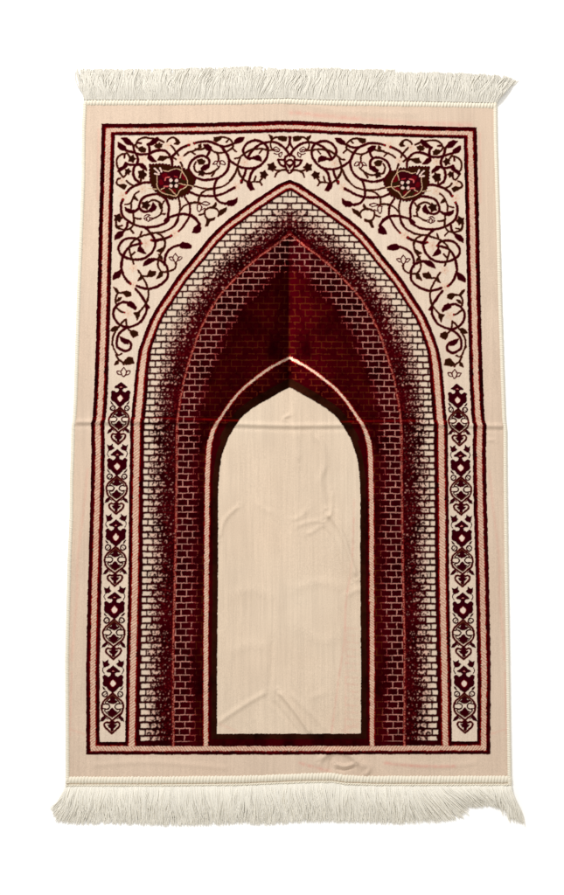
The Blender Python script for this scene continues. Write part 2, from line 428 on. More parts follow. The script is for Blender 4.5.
I.bleaf((213, 310), (250, 270), (270, 252), (310, 263), (327, 322), (290, 327), (240, 337)); I.bleaf((113, 342), (130, 300), (155, 288), (152, 327)); I.lotus(212, 425, 72)

# medallion
D = Patch(140, 140, 9.4)
med = [(90, 235), (200, 232), (265, 238), (300, 250), (380, 252), (410, 275), (460, 285), (500, 330), (525, 380), (515, 420), (480, 470),
       (455, 510), (400, 540), (350, 555), (300, 565), (240, 550), (190, 530), (155, 495), (130, 475), (115, 440), (95, 400), (92, 340)]
poly(D.o + np.array(med) / D.k, yarn(58, 2, 8), 0.85, False, 10)
cm = np.array(med).mean(0)
_md = np.array(med + med[:1], float); _sg = np.r_[0, np.cumsum(np.hypot(*np.diff(_md, axis=0).T))]
for _s in np.arange(0, _sg[-1], 31.0):                     # lobed rim
    _x, _y = np.interp(_s, _sg, _md[:, 0]), np.interp(_s, _sg, _md[:, 1])
    disc(*(D.o + (cm + (np.array((_x, _y)) - cm) * 0.965) / D.k), 1.5, yarn(62, 3, 9), 0.85)
poly(D.o + (cm + (np.array(med) - cm) * 0.94) / D.k, yarn(50, 17, 5), 0.85, False)
poly(D.o + np.array([(170, 312), (230, 300), (300, 290), (340, 285), (370, 300), (382, 360), (375, 400), (350, 440), (280, 462), (230, 474), (190, 452), (172, 440), (165, 380)]) / D.k, yarn(56, 4, 12), 0.85, True)
poly(D.o + np.array([(385, 330), (440, 370), (445, 410), (385, 400)]) / D.k, yarn(44, 24, 8), 0.85, True)
poly(D.o + np.array([(210, 480), (290, 470), (340, 520), (260, 512)]) / D.k, yarn(44, 24, 8), 0.85, True)
for pp in ([(385, 300), (425, 335), (440, 385), (395, 370)], [(390, 420), (436, 425), (400, 460), (365, 470)], [(270, 470), (300, 500), (330, 515), (335, 470)],
           [(180, 460), (225, 480), (245, 505), (200, 490)], [(205, 330), (250, 318), (262, 345), (225, 372)], [(180, 390), (205, 380), (225, 420), (190, 430)]):
    poly(D.o + np.array(pp) / D.k, yarn(96, 4, 14), 0.85, True)
TAN = yarn(214, 176, 140)
for pp in ([(220, 290), (260, 300), (300, 285), (350, 278), (395, 300), (430, 350), (450, 400), (440, 440), (380, 480), (345, 530), (290, 525), (230, 510), (180, 475), (160, 430), (165, 380), (165, 335)],
           [(392, 262), (395, 300), (375, 362)], [(450, 430), (505, 441)], [(370, 415), (435, 432)], [(275, 460), (310, 495), (345, 525)], [(75, 455), (160, 470)], [(200, 470), (235, 455)]):
    stroke(D.o + np.array(pp) / D.k, 0.75, TAN, 0.6)
stroke(D.o + np.array([(238, 385), (245, 362), (280, 355)]) / D.k, 1.3, yarn(206, 96, 92), 0.6)
stroke(D.o + np.array([(325, 350), (348, 355)]) / D.k, 1.3, yarn(170, 44, 50), 0.6)
stroke(D.o + np.array([(230, 440), (265, 442)]) / D.k, 1.4, yarn(206, 96, 92), 0.6)
disc(*(D.o + np.array((318, 412)) / D.k), 2.2, yarn(24, 10, 6), 0.8)
for a, b in ((292, 385), (345, 388), (292, 437), (343, 437)):
    disc(*(D.o + np.array((a, b)) / D.k), 1.7, yarn(226, 196, 180), 0.6)
for pp in ([(142, 276), (166, 298)], [(140, 322), (182, 328)], [(190, 268), (206, 302)], [(165, 300), (182, 312)]):
    stroke(D.o + np.array(pp) / D.k, 1.6, yarn(232, 200, 186), 0.6)

# column of small flowers down each side
def unit(cx, cy, k, lean, first):
    def U(x, y): return (cx + x * k + lean * y * k, cy + y * k)
    def sym(fn, pts, *a, **kw):
        fn([U(x, y) for x, y in pts], *a, **kw); fn([U(-x, y) for x, y in pts], *a, **kw)
    DK = yarn(50, 0, 9)
    def P2(half, col, h=0.8):
        poly([U(x, y) for x, y in half] + [U(-x, y) for x, y in reversed(half)], col, h)
    if not first:
        sym(poly, [(-10.6, -22), (-8.2, -20.6), (-6.4, -21.6), (-4.6, -23.2), (-4.6, -20), (-2.8, -18.2), (-5, -16), (-8.6, -14.9), (-9.6, -17)], DK)
        sym(stroke, [(-9.2, -15), (-10, -12.4), (-8.6, -9.6)], 1.0, DK)
    P2([(0, -17.3), (3.6, -14.4), (6.9, -11.9), (6.2, -10.6), (3.2, -10.3), (1.9, -9.3), (2.6, -7.4), (4.8, -6.3), (6.8, -8.2), (8.4, -8.4), (10.3, -6.6), (9.5, -3.6), (10.1, -0.2), (9, 2.6), (6.2, 3.8), (4.2, 6.3), (1.6, 8.4), (0, 9.2)], DK)
    poly([U(x, y) for x, y in ((0, -4.4), (3.6, 0), (0, 4.4), (-3.6, 0))], yarn(110, 8, 16), 0.7, True)
    poly([U(x, y) for x, y in ((0, -3.4), (2.7, 0), (0, 3.4), (-2.7, 0))], yarn(238, 214, 196), 0.3, True)
    poly([U(x, y) for x, y in ((-1.6, -11.2), (0, -12.3), (1.6, -11.2))], yarn(214, 130, 120), 0.5)
    sym(poly, [(-10.4, 2.7), (-8.4, 3.6), (-6.4, 6.4), (-8.2, 6.5), (-9.6, 5.0)], DK)
    th = np.linspace(0, 2 * math.pi, 11)
    sym(stroke, [(-7.2 + 2.5 * math.cos(t), 10.2 + 2.5 * math.sin(t)) for t in th], 1.5, DK, 0.6)
    sym(stroke, [(-5, 8.6), (-9.2, 12.4)], 0.7, DK, 0.6, False)
    sym(stroke, [(0, 9.4), (-4.4, 13.4), (-8.6, 17.2), (-10.4, 22.2), (-9, 28), (-4.8, 31.8), (0, 35.4)], 1.45, DK, halo=True)
    sym(stroke, [(0, 11.4), (-3.4, 14.8), (-6.9, 18.4), (-4, 19.6), (-2.4, 21.9), (-4, 24.4), (-7.6, 25.6), (-4.4, 29.2), (0, 32.4)], 1.3, yarn(64, 22, 10))
    sym(stroke, [(-9.4, 19.8), (-4.6, 19.6), (-2.6, 21.9), (-4.6, 24.3), (-9.4, 24)], 1.2, DK, 0.6)
    P2([(0, 12.2), (2.4, 14.4), (2.6, 15.8), (5.6, 17), (3.2, 19), (0, 20)], DK)
    P2([(0, 22.9), (2, 24.6), (2.8, 26), (5.6, 26.8), (3.4, 29.4), (0, 31.6)], DK)
    sym(poly, [(-12, 36.6), (-10.8, 33.2), (-7.4, 30.2), (-5.6, 33), (-8.6, 36)], DK)
    sym(stroke, [(-7, 32), (-4.6, 34.2)], 0.9, DK)
    sym(stroke, [(0, 35.6), (-2.6, 37.6), (-5.2, 37), (-7.2, 38.6), (-6.6, 41.6), (-3.6, 44.4), (0, 47.6)], 1.5, DK, halo=True)
    P2([(0, 36.4), (2.6, 39), (4.8, 39.4), (3, 42.2), (1.6, 42.8), (1.8, 44.4), (0, 46)], DK)

def mid_x(y):
    return 0.5 * (np.interp(y, XL_Y, XL_X) + 13.6 + np.interp(y, [p[1] for p in OUT], [p[0] for p in OUT]))
for i, (cy, per) in enumerate(((398.7, 67.8), (466.5, 70.7), (537.2, 72.5), (609.7, 73.6), (683.3, 74.0))):
    unit(120.6 if i == 0 else float(mid_x(cy)), cy, per / 70.7, -0.02 if i else -0.05, i == 0)

# the strokes above may run past the field: restore the frame
rest = q < 3
dark(rest & (q >= 0), 1); fill(q < 0, MARGIN, 0.0, 0)
cable(cb, ph)
C[(((q > 0.80) & (q < 1)) | ((q >= 2) & (q < 2.24))) & redn] = RED

# --- bricks
tab_y = np.arange(60, 820, 0.5)
sp = np.where(tab_y < 425, 6.29, 6.29 + 0.42 * (tab_y - 425) / 325)
tab_r = np.cumsum(0.5 / sp); tab_r -= np.interp(429.3, tab_y, tab_r)
row = np.interp(YY, tab_y, tab_r)
ri = np.floor(row); rf = row - ri
xs = XX + 0.0138 * (YY - 440)
def lattice(x_ref, pitch, wid_h, wid_v):
    u = (xs - x_ref) / pitch + 0.5 * (np.mod(ri, 2))
    uf = np.mod(u, 1)
    return (rf * 6.3 < wid_h) | (uf * pitch < wid_v), np.floor(u)

arch_t = sstep(300, 400, YY)
w1 = 4.4 * (1 - arch_t) + 3.9 * arch_t
w2 = 7.7 * (1 - arch_t) + 9.6 * arch_t
w3 = 10.8 * (1 - arch_t) + 14.0 * arch_t
in_all = q >= 2
zone = in_all & (dO >= 0)
dark(zone, 5)
# outer brick ring: pale bricks sinking into dark dotted yarn
z1 = (q >= 3) & (dO >= w3) & (d1 < 0) & (YY < 740.3)
mort, bi = lattice(148.6, 10.4, 1.8 + 0.45 * arch_t, 1.6)
t = (dO - w3) / np.maximum((dO - w3) - d1, 1e-3)
bh = hash2(ri + 500, bi + 500, 41)
tq = t - 0.07 * (1 - arch_t)
p = sstep(0.16, 0.9, t + 0.16 * (bh - 0.5)) ** 0.72
blob = vnoise(XX / 1.15, YY / 1.05, 51)
blob = 0.72 * blob + 0.28 * hn
srt = np.quantile(blob, np.linspace(0, 1, 101)); blob = np.interp(blob, srt, np.linspace(0, 1, 101))
pr = np.interp(tq + 0.14 * (bh - 0.5), [0.0, 0.17, 0.25, 0.40, 0.55, 0.68, 0.8, 1.0], [1.0, 1.0, 0.74, 0.52, 0.27, 0.10, 0.04, 0.02])
pale = z1 & ~mort & (blob < pr)
p = 1 - pr
C[pale] = yarn(226, 204, 183)[None, :] * (1 - 0.95 * p[pale][:, None]) + PINK[None, :] * (0.95 * p[pale][:, None])
HG[pale] = 0.2
spk = z1 & (hn2 > 0.90) & (t > 0.6) & (t < 1.0) & ~pale
C[spk] = yarn(92, 16, 18)
# inner ring of dark bricks with pale joints
mort2, bi2 = lattice(183.2, 10.4, 0.9, 0.85)
wob = 5.0 * (hash2(ri + 300, bi2 + 300, 77) - 0.5) + 4.5 * (hn - 0.5)
z2 = (q >= 3) & (d1 >= 0) & (dN < 0)
arch2 = sstep(330, 430, YY)
lim = 27.0 * (1 - arch2) + 21.5 * arch2
topn = sstep(300, 250, YY)
lim = lim - 5 * topn
j2 = z2 & mort2 & (d1 < lim + wob)
C[j2] = (PINK[None, :] * (0.72 + 0.7 * (nap2[j2] - 0.5)[:, None]))
fade = j2 & (d1 > lim - 5 + wob)
C[fade] = yarn(140, 60, 56)
HG[j2] = 0.45
wall = z2 & (d1 >= lim)
LB[z2 & (d1 >= lim)] = 6
fj = wall & mort2 & (nap2 > 0.36)
amp = sstep(0.25, 0.7, nap)[..., None]
C[fj] = (C * (1 - 0.42 * amp) + yarn(96, 46, 12) * 0.42 * amp)[fj]
# brown band that edges the plain panel
nich = in_all & (dN >= 0) & (dP < 0) | (in_all & (YY >= 733.6) & (dN >= 0))
LB[nich] = 7
bw = np.where(YY < 440, 8.0, 5.5)
bb = nich & (q >= 3) & (((dP > -bw) & (YY < 733.6)) | ((YY > 733.6) & (YY < 739) & (dP > -5.5)))
dark(bb, 7, DARKBROWN)
C[nich & fj] = C[nich & fj]
fj2 = nich & (YY < 425) & mort2 & (dP < -8.5) & (nap2 > 0.4)
C[fj2] = yarn(84, 28, 12)
# cables of the two mouldings
rag = 0.9 * (hn2 - 0.5)
c_out = in_all & (dO >= w1 + rag) & (dO < w2 - rag)
md = in_all & (dO >= 0) & (dO < w3)
LB[md] = 4
cable(c_out, YY + 0.7 * XX)
edge = in_all & (((dO > w1 - 1.1) & (dO < w1)) | ((dO >= w2) & (dO < w2 + 1.2)))
C[edge & redn] = RED
nw = 1.15 + 0.95 * sstep(405, 450, YY) + 0.5 * (hn - 0.5)
c_in = in_all & (np.abs(dN) < nw)
LB[in_all & (np.abs(dN) < nw + 0.9)] = 7
cable(c_in, YY + 0.7 * XX, 2.6)
C[in_all & (np.abs(dN) >= nw) & (np.abs(dN) < nw + 0.95) & redn] = RED
l1 = in_all & (np.abs(d1) < 0.62) & (hn < 0.62)
C[l1] = (yarn(176, 92, 78)[None, :] * (0.55 + 0.9 * (nap2[l1])[:, None]))
HG[l1] = 0.7
C[in_all & (np.abs(d1) >= 0.7) & (np.abs(d1) < 1.3) & redn] = yarn(120, 14, 14)
# plain panel
pan = (dP >= 0) & (YY < 733.6)
fill(pan, PANEL, 0.0, 9)

# short tufts blend into their neighbours in the dotted bricks
def soften(a):
    b = (np.roll(a, 1, 0) + np.roll(a, -1, 0) + 2 * a) / 4
    return (np.roll(b, 1, 1) + np.roll(b, -1, 1) + 2 * b) / 4
Cs = soften(soften(C))
mz = (LB == 5) & (d1 < -0.5)
C[mz] = Cs[mz]
# pale red dye that bled into the cream cloth
def stain(pts, w, a, col=yarn(228, 176, 158)):
    pl = catmull(pts); mg = 3 * w
    sl = window(pl[:, 0].min() - mg, pl[:, 0].max() + mg, pl[:, 1].min() - mg, pl[:, 1].max() + mg)
    d = seg_dist(XX[sl], YY[sl], pl)
    k = a * np.exp(-(d / w) ** 2) * (0.4 + 1.1 * nap2[sl])
    k = np.where((LB[sl] == 0) | (LB[sl] == 9), k, 0)[..., None]
    C[sl] = C[sl] * (1 - k) + col * k
stain([(88, 470), (84, 510), (78, 560), (77, 600), (72, 660)], 1.6, 0.35)
stain([(72, 672), (70, 735)], 1.3, 0.4); stain([(70, 729), (85, 734)], 1.2, 0.4)
stain([(220, 724), (236, 731)], 1.6, 0.25); stain([(99, 130), (98, 200)], 1.5, 0.35)

# ------------------------------------------------------------------ mirror map (swaps the two halves of the rug)
def homography(src, dst):
    Am, bv = [], []
    for (x, y), (u, v) in zip(src, dst):
        Am.append([x, y, 1, 0, 0, 0, -u * x, -u * y]); bv.append(u)
        Am.append([0, 0, 0, x, y, 1, -v * x, -v * y]); bv.append(v)
    h = np.linalg.solve(np.array(Am), np.array(bv))
    return np.append(h, 1).reshape(3, 3)
TL, TR, BL, BR = (102, 124.2), (476.3, 127.9), (86.5, 754.2), (490.0, 753.6)
HM = homography([TL, TR, BL, BR], [TR, TL, BR, BL])
def mirror(x, y):
    w = HM[2, 0] * x + HM[2, 1] * y + HM[2, 2]
    return (HM[0, 0] * x + HM[0, 1] * y + HM[0, 2]) / w, (HM[1, 0] * x + HM[1, 1] * y + HM[1, 2]) / w

# ------------------------------------------------------------------ cloth surface: outline and wrinkles
EDGE_L = ([98, 104, 130, 180, 220, 300, 400, 421, 426, 450, 480, 520, 560, 660, 720, 790], [85.4, 84.0, 82.6, 82.3, 80.8, 77.5, 74.6, 73.4, 72.2, 71.8, 70.6, 70.3, 68.4, 66.0, 66.4, 66.6])
EDGE_R = ([98, 104, 140, 220, 300, 390, 420, 430, 480, 560, 660, 720, 790], [495.6, 496.2, 496.6, 499, 501, 504, 505, 506.2, 506.4, 507.3, 508.8, 509.6, 510.8])
EDGE_T = ([60, 150, 230, 280, 288, 300, 330, 420, 500], [100.2, 100.2, 99.6, 98.9, 98.6, 99.4, 100.4, 101.8, 103.4])
EDGE_B = ([60, 150, 240, 290, 305, 332, 345, 375, 440, 515], [784.2, 784.2, 783.4, 781.4, 780.8, 780.6, 782.6, 783.6, 783.6, 783.4])

def ridge(x, y, pts, w, a, one_side=0.0):
    pl = catmull(pts)
    out = np.zeros(x.shape)
    m = (x > pl[:, 0].min() - 4 * w) & (x < pl[:, 0].max() + 4 * w) & (y > pl[:, 1].min() - 4 * w) & (y < pl[:, 1].max() + 4 * w)
    xs_, ys_ = x[m], y[m]
    d = seg_dist(xs_, ys_, pl)
    # fade out at both ends
    e0 = np.hypot(xs_ - pl[0, 0], ys_ - pl[0, 1]); e1 = np.hypot(xs_ - pl[-1, 0], ys_ - pl[-1, 1])
    f = sstep(0, 3 * w, np.minimum(e0, e1) + 0.6 * w)
    out[m] = a * np.exp(-(d / w) ** 2) * f
    return out

def relief(x, y):
    """height of the cloth in millimetres above its flat lie"""
    z = 1.2 * (fbm(x / 55, y / 70, 91) - 0.5) + 0.5 * (fbm(x / 14, y / 18, 95) - 0.5)
    # the cloth was stored folded in four: two crossing creases
    cy = 424.6 + 0.8 * np.sin(x / 37.0) + np.interp(x, [60, 290, 510], [-3.2, 0.6, 1.2])
    dy = y - cy
    z = z + 2.1 * np.exp(-(dy / 2.6) ** 2) - 1.0 * np.exp(-((dy - 4.0) / 2.4) ** 2) + 0.8 * np.exp(-np.abs(dy) / 16)
    cx = np.interp(y, [100, 400, 560, 640, 780], [288.6, 289, 278, 273, 268])
    up = sstep(440, 380, y)
    dx = x - cx
    z = z + up * (-1.15 * np.exp(-np.abs(dx) / 3.2)) + (1 - up) * (-0.3 * np.exp(-(dx / 1.8) ** 2))
    W_ = [([(322, 526), (335, 545), (344, 566), (352, 584)], 2.2, -1.2), ([(272, 700), (288, 720), (298, 733)], 2.2, -1.0), ([(315, 433), (323, 448), (325, 465), (320.6, 480), (323.5, 500), (328, 514)], 3.4, 2.0),
          ([(296, 430), (298, 446), (299, 464)], 3.4, 1.2),
          ([(326, 511), (340, 530), (349, 555), (356, 578)], 3.0, 3.2),
          ([(334, 508), (346, 526), (354, 545)], 3.2, 1.1),
          ([(332, 490), (331, 512), (324, 520)], 2.6, 1.3),
          ([(323, 521), (310, 522), (294, 527)], 2.6, 1.0), ([(323, 524), (312, 532), (304, 534)], 2.4, 0.9),
          ([(310, 506), (300, 517), (288, 521)], 3, 0.9), ([(275, 515), (262, 508), (254, 500)], 3, 0.7),
          ([(240, 505), (225, 520), (219, 540)], 2.4, 1.4),
          ([(288, 424), (284, 419), (292, 414)], 2.0, 1.4),
          ([(216, 724), (244, 705), (268, 691)], 2.8, 1.5), ([(278, 690), (295, 711), (312, 735)], 2.6, 3.0), ([(288, 692), (310, 712), (328, 732)], 3.0, 1.0),
          ([(272, 640), (271, 670), (268, 700)], 2.6, -0.9), ([(330, 690), (318, 695), (306, 700)], 4, 0.8),
          ([(318, 762), (331, 751), (346, 753), (358, 762), (366, 771)], 3.2, 3.0),
          ([(331, 757), (330, 772)], 2.0, -1.8), ([(334, 763), (344, 766), (356, 763)], 2.0, 2.4), ([(362, 760), (369, 768), (364, 776)], 2.6, 1.8),
          ([(334, 769), (344, 770), (354, 767)], 1.4, -1.2),
          ([(345, 597), (357, 590), (368, 590)], 3, 1.0), ([(225, 600), (250, 590), (280, 600)], 6, 0.7), ([(290, 590), (320, 582), (345, 590)], 5, 0.8),
          ([(225, 655), (250, 645), (275, 650)], 6, 0.7), ([(290, 620), (320, 640), (345, 632)], 6, 0.7),
          ([(80, 430), (86, 500), (80, 560)], 4, 0.6), ([(485, 440), (496, 441)], 2, 1.0),
          ([(90, 765), (150, 762), (230, 768)], 3, 0.7), ([(390, 762), (440, 766), (480, 762)], 3, 0.6),
          ([(302, 105), (340, 112), (420, 115)], 3, 0.5)]
    for pts, w, a in W_:
        z = z + ridge(x, y, pts, w, a * 1.2)
    return z

BASE = 3.0   # mm, thickness of the cloth
STEP = 0.46
nu, nv = int(428 / STEP), int(684 / STEP)
uu, vv = np.meshgrid(np.linspace(0, 1, nu), np.linspace(0, 1, nv))
py = 100 + vv * 684; px = 80 + uu * 420
for _ in range(6):
    px = np.interp(py, *EDGE_L) * (1 - uu) + np.interp(py, *EDGE_R) * uu
    py = np.interp(px, *EDGE_T) * (1 - vv) + np.interp(px, *EDGE_B) * vv
mx, my = mirror(px, py)
right = mx < px
sx, sy = np.where(right, mx, px), np.where(right, my, py)
# every tuft leans a little its own way: edges of the design are not ruler straight
jx = sx + 0.55 * (vnoise(px / 1.1, py / 1.0, 61) - 0.5) + 0.5 * (vnoise(px / 4.5, py / 4.0, 62) - 0.5)
jy = sy + 0.55 * (vnoise(px / 1.1, py / 1.0, 63) - 0.5) + 0.5 * (vnoise(px / 4.5, py / 4.0, 64) - 0.5)

def sample(arr, x, y):
    fx = np.clip((x - X0) * S - 0.5, 0, NX - 1.001); fy = np.clip((y - Y0) * S - 0.5, 0, NY - 1.001)
    i = fx.astype(int); j = fy.astype(int); a = fx - i; b = fy - j
    if arr.ndim == 3: a = a[..., None]; b = b[..., None]
    return (arr[j, i] * (1 - a) + arr[j, i + 1] * a) * (1 - b) + (arr[j + 1, i] * (1 - a) + arr[j + 1, i + 1] * a) * b

col = sample(C, jx, jy)
hgt = sample(HG, jx, jy)
# the back wall of the niche: velvet sheen painted in, redder right of the woven corner and darker left
li = np.clip(((sx - X0) * S).astype(int), 0, NX - 1); lj = np.clip(((sy - Y0) * S).astype(int), 0, NY - 1)
lab_v = LB[lj, li]
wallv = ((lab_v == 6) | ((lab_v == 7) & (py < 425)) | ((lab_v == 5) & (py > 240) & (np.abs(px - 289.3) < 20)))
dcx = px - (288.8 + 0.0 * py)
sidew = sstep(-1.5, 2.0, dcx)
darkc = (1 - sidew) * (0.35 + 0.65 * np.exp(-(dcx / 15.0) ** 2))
lit_red = sidew * np.exp(-np.abs(dcx - 5) / 22.0)  # lit red of the velvet, painted right of centre
k = np.where(wallv, 1 - 0.55 * darkc + 1.25 * lit_red, 1.0)
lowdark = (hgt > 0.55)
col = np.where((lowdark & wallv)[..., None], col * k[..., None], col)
# where the fold opens the dark pile its brighter root colour shows
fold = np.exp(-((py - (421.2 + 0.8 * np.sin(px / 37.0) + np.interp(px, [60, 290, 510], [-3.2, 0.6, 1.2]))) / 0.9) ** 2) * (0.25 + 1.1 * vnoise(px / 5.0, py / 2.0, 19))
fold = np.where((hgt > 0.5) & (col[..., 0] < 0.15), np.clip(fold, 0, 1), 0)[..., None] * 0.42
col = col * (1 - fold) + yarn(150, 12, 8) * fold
# uneven wear and dye of the pale cloth
soil = 1 + 0.10 * (fbm(px / 26, py / 40, 15) - 0.5) + 0.07 * (vnoise(px / 1.6, py / 60, 17) - 0.5) + 0.05 * (vnoise(px / 7, py / 200, 18) - 0.5)
pinky = 0.04 * (fbm(px / 60, py / 60, 29) - 0.5)
col = np.where((col[..., 0] > 0.25)[..., None], col * soil[..., None] * np.stack([1 + 0 * pinky, 1 + pinky, 1 + 1.6 * pinky], -1), col)
# right-hand dye marks of its own
def stain_v(pts, w, a, c=yarn(228, 172, 156)):
    global col
    pl = catmull(pts)
    m = (px > pl[:, 0].min() - 3 * w) & (px < pl[:, 0].max() + 3 * w) & (py > pl[:, 1].min() - 3 * w) & (py < pl[:, 1].max() + 3 * w) & ((lab_v == 0) | (lab_v == 9))
    d = seg_dist(px[m], py[m], pl)
    kk = (a * np.exp(-(d / w) ** 2) * (0.3 + 1.2 * vnoise(px[m] / 3, py[m] / 3, 8)))[:, None]
    col[m] = col[m] * (1 - kk) + c * kk
stain_v([(290, 113), (330, 117), (400, 123), (470, 126)], 2.6, 0.45)
stain_v([(385, 763), (420, 766), (455, 766)], 1.7, 0.6); stain_v([(300, 763), (318, 768), (330, 771)], 1.8, 0.5)
stain_v([(354, 500), (352, 560), (346, 600), (344, 640), (337, 690), (331, 735)], 1.2, 0.4)
for yy0 in range(628, 734, 7):
    stain_v([(346, yy0), (358, yy0 + 1)], 1.1, 0.2); stain_v([(348 + (yy0 % 2) * 5, yy0), (348 + (yy0 % 2) * 5, yy0 + 7)], 1.0, 0.16)
stain_v([(346, 630), (345, 734)], 1.1, 0.25); stain_v([(484, 700), (486, 740)], 1.6, 0.3)

rz = relief(px, py)
tuft = vnoise(px / 0.75, py / 0.75, 71) - 0.5
zz = BASE + rz + 0.75 * hgt + tuft * (0.10 + 0.20 * np.clip(hgt, 0, 1))
edge_in = np.minimum(np.minimum(uu, 1 - uu) * 428, np.minimum(vv, 1 - vv) * 684)
zz = BASE * 0.75 + (zz - BASE * 0.75) * sstep(0, 6, edge_in)
zz = np.maximum(zz, 1.2) * 0.001
wx, wy = sheet_to_floor(px, py)
# the slight rise also carries a point outwards a touch in perspective; the lie on the floor is what was measured
V = np.stack([wx, wy, zz], -1).reshape(-1, 3)
VC = np.concatenate([col, np.ones(col.shape[:2] + (1,))], -1).reshape(-1, 4)

# ------------------------------------------------------------------ materials
def cloth_material(name, streak=True, attr=None, base=(0.6, 0.5, 0.4), sheen=0.12, var=0.16, scale=900, spec=0.1):
    m = bpy.data.materials.new(name); m.use_nodes = True
    nt = m.node_tree; nd = nt.nodes; lk = nt.links
    b = nd['Principled BSDF']
    b.inputs['Roughness'].default_value = 0.92
    b.inputs['Specular IOR Level'].default_value = spec
    b.inputs['Sheen Weight'].default_value = sheen
    b.inputs['Sheen Roughness'].default_value = 0.5
    tc = nd.new('ShaderNodeTexCoord')
    n1 = nd.new('ShaderNodeTexNoise'); n1.inputs['Scale'].default_value = scale; n1.inputs['Detail'].default_value = 3
    lk.new(tc.outputs['Object'], n1.inputs['Vector'])
    mp = nd.new('ShaderNodeMapping'); mp.inputs['Scale'].default_value = (420, 14, 1)
    lk.new(tc.outputs['Object'], mp.inputs['Vector'])
    n2 = nd.new('ShaderNodeTexNoise'); n2.inputs['Scale'].default_value = 1.0; n2.inputs['Detail'].default_value = 4
    lk.new(mp.outputs['Vector'], n2.inputs['Vector'])
    r1 = nd.new('ShaderNodeMapRange'); r1.inputs['From Min'].default_value = 0.3; r1.inputs['From Max'].default_value = 0.7
    r1.inputs['To Min'].default_value = 1 - var; r1.inputs['To Max'].default_value = 1 + var
    lk.new(n1.outputs['Fac'], r1.inputs['Value'])
    r2 = nd.new('ShaderNodeMapRange'); r2.inputs['From Min'].default_value = 0.3; r2.inputs['From Max'].default_value = 0.7
    r2.inputs['To Min'].default_value = 0.955 if streak else 1; r2.inputs['To Max'].default_value = 1.045 if streak else 1
    lk.new(n2.outputs['Fac'], r2.inputs['Value'])
    mul = nd.new('ShaderNodeMath'); mul.operation = 'MULTIPLY'
    lk.new(r1.outputs['Result'], mul.inputs[0]); lk.new(r2.outputs['Result'], mul.inputs[1])
    vm = nd.new('ShaderNodeVectorMath'); vm.operation = 'SCALE'
    if attr:
        a = nd.new('ShaderNodeAttribute'); a.attribute_name = attr
        lk.new(a.outputs['Color'], vm.inputs[0])
    else:
        vm.inputs[0].default_value = base
    lk.new(mul.outputs[0], vm.inputs['Scale'])
    lk.new(vm.outputs['Vector'], b.inputs['Base Color'])
    return m

M_PILE = cloth_material('woven_pile', attr='yarn', var=0.13, sheen=0.0, spec=0.0)
M_EDGE = cloth_material('overlock_thread', False, base=tuple(yarn(246, 238, 220)), var=0.08, sheen=0.05)
M_FRINGE = cloth_material('cotton_fringe', False, attr='yarn', var=0.06, sheen=0.0, spec=0.03)
_nt = M_FRINGE.node_tree
_b = _nt.nodes['Principled BSDF']; _o = _nt.nodes['Material Output']
_t = _nt.nodes.new('ShaderNodeBsdfTranslucent'); _m = _nt.nodes.new('ShaderNodeMixShader'); _m.inputs[0].default_value = 0.22
_nt.links.new(_b.inputs['Base Color'].links[0].from_socket, _t.inputs['Color'])
_nt.links.new(_b.outputs[0], _m.inputs[1]); _nt.links.new(_t.outputs[0], _m.inputs[2]); _nt.links.new(_m.outputs[0], _o.inputs['Surface'])

fm = bpy.data.materials.new('white_paper'); fm.use_nodes = True
fb = fm.node_tree.nodes['Principled BSDF']
fb.inputs['Roughness'].default_value = 0.8; fb.inputs['Specular IOR Level'].default_value = 0.1
fn = fm.node_tree.nodes.new('ShaderNodeTexNoise'); fn.inputs['Scale'].default_value = 3
fr_ = fm.node_tree.nodes.new('ShaderNodeMapRange'); fr_.inputs['To Min'].default_value = 0.945; fr_.inputs['To Max'].default_value = 0.96
fm.node_tree.links.new(fn.outputs['Fac'], fr_.inputs['Value']); fm.node_tree.links.new(fr_.outputs['Result'], fb.inputs['Base Color'])

# ------------------------------------------------------------------ mesh building
def mesh_obj(name, verts, quads, mat, parent, colors=None, smooth=True):
    me = bpy.data.meshes.new(name)
    nq = len(quads)
    me.vertices.add(len(verts)); me.vertices.foreach_set('co', np.ascontiguousarray(verts, np.float32).ravel())
    me.loops.add(nq * 4); me.loops.foreach_set('vertex_index', np.ascontiguousarray(quads, np.int32).ravel())
    me.polygons.add(nq); me.polygons.foreach_set('loop_start', np.arange(0, nq * 4, 4, dtype=np.int32))
    me.polygons.foreach_set('use_smooth', np.full(nq, smooth, bool))
    me.update(calc_edges=True)
    if colors is not None:
        at = me.color_attributes.new('yarn', 'FLOAT_COLOR', 'POINT')
        at.data.foreach_set('color', np.ascontiguousarray(colors, np.float32).ravel())
    me.materials.append(mat)
    o = bpy.data.objects.new(name, me)
    COL.objects.link(o)
    o.parent = parent
    return o

# floor
fl = bpy.data.meshes.new('floor')
fl.from_pydata([(-40, -40, 0), (40, -40, 0), (40, 40, 0), (-40, 40, 0)], [], [(0, 1, 2, 3)])
fl.materials.append(fm)
floor = bpy.data.objects.new('floor', fl); COL.objects.link(floor); floor['kind'] = 'structure'

rug = bpy.data.objects.new('prayer_rug', None); COL.objects.link(rug)
rug['label'] = 'cream and maroon prayer rug with woven brick arch, floral corners and white fringed ends'
rug['category'] = 'rug'

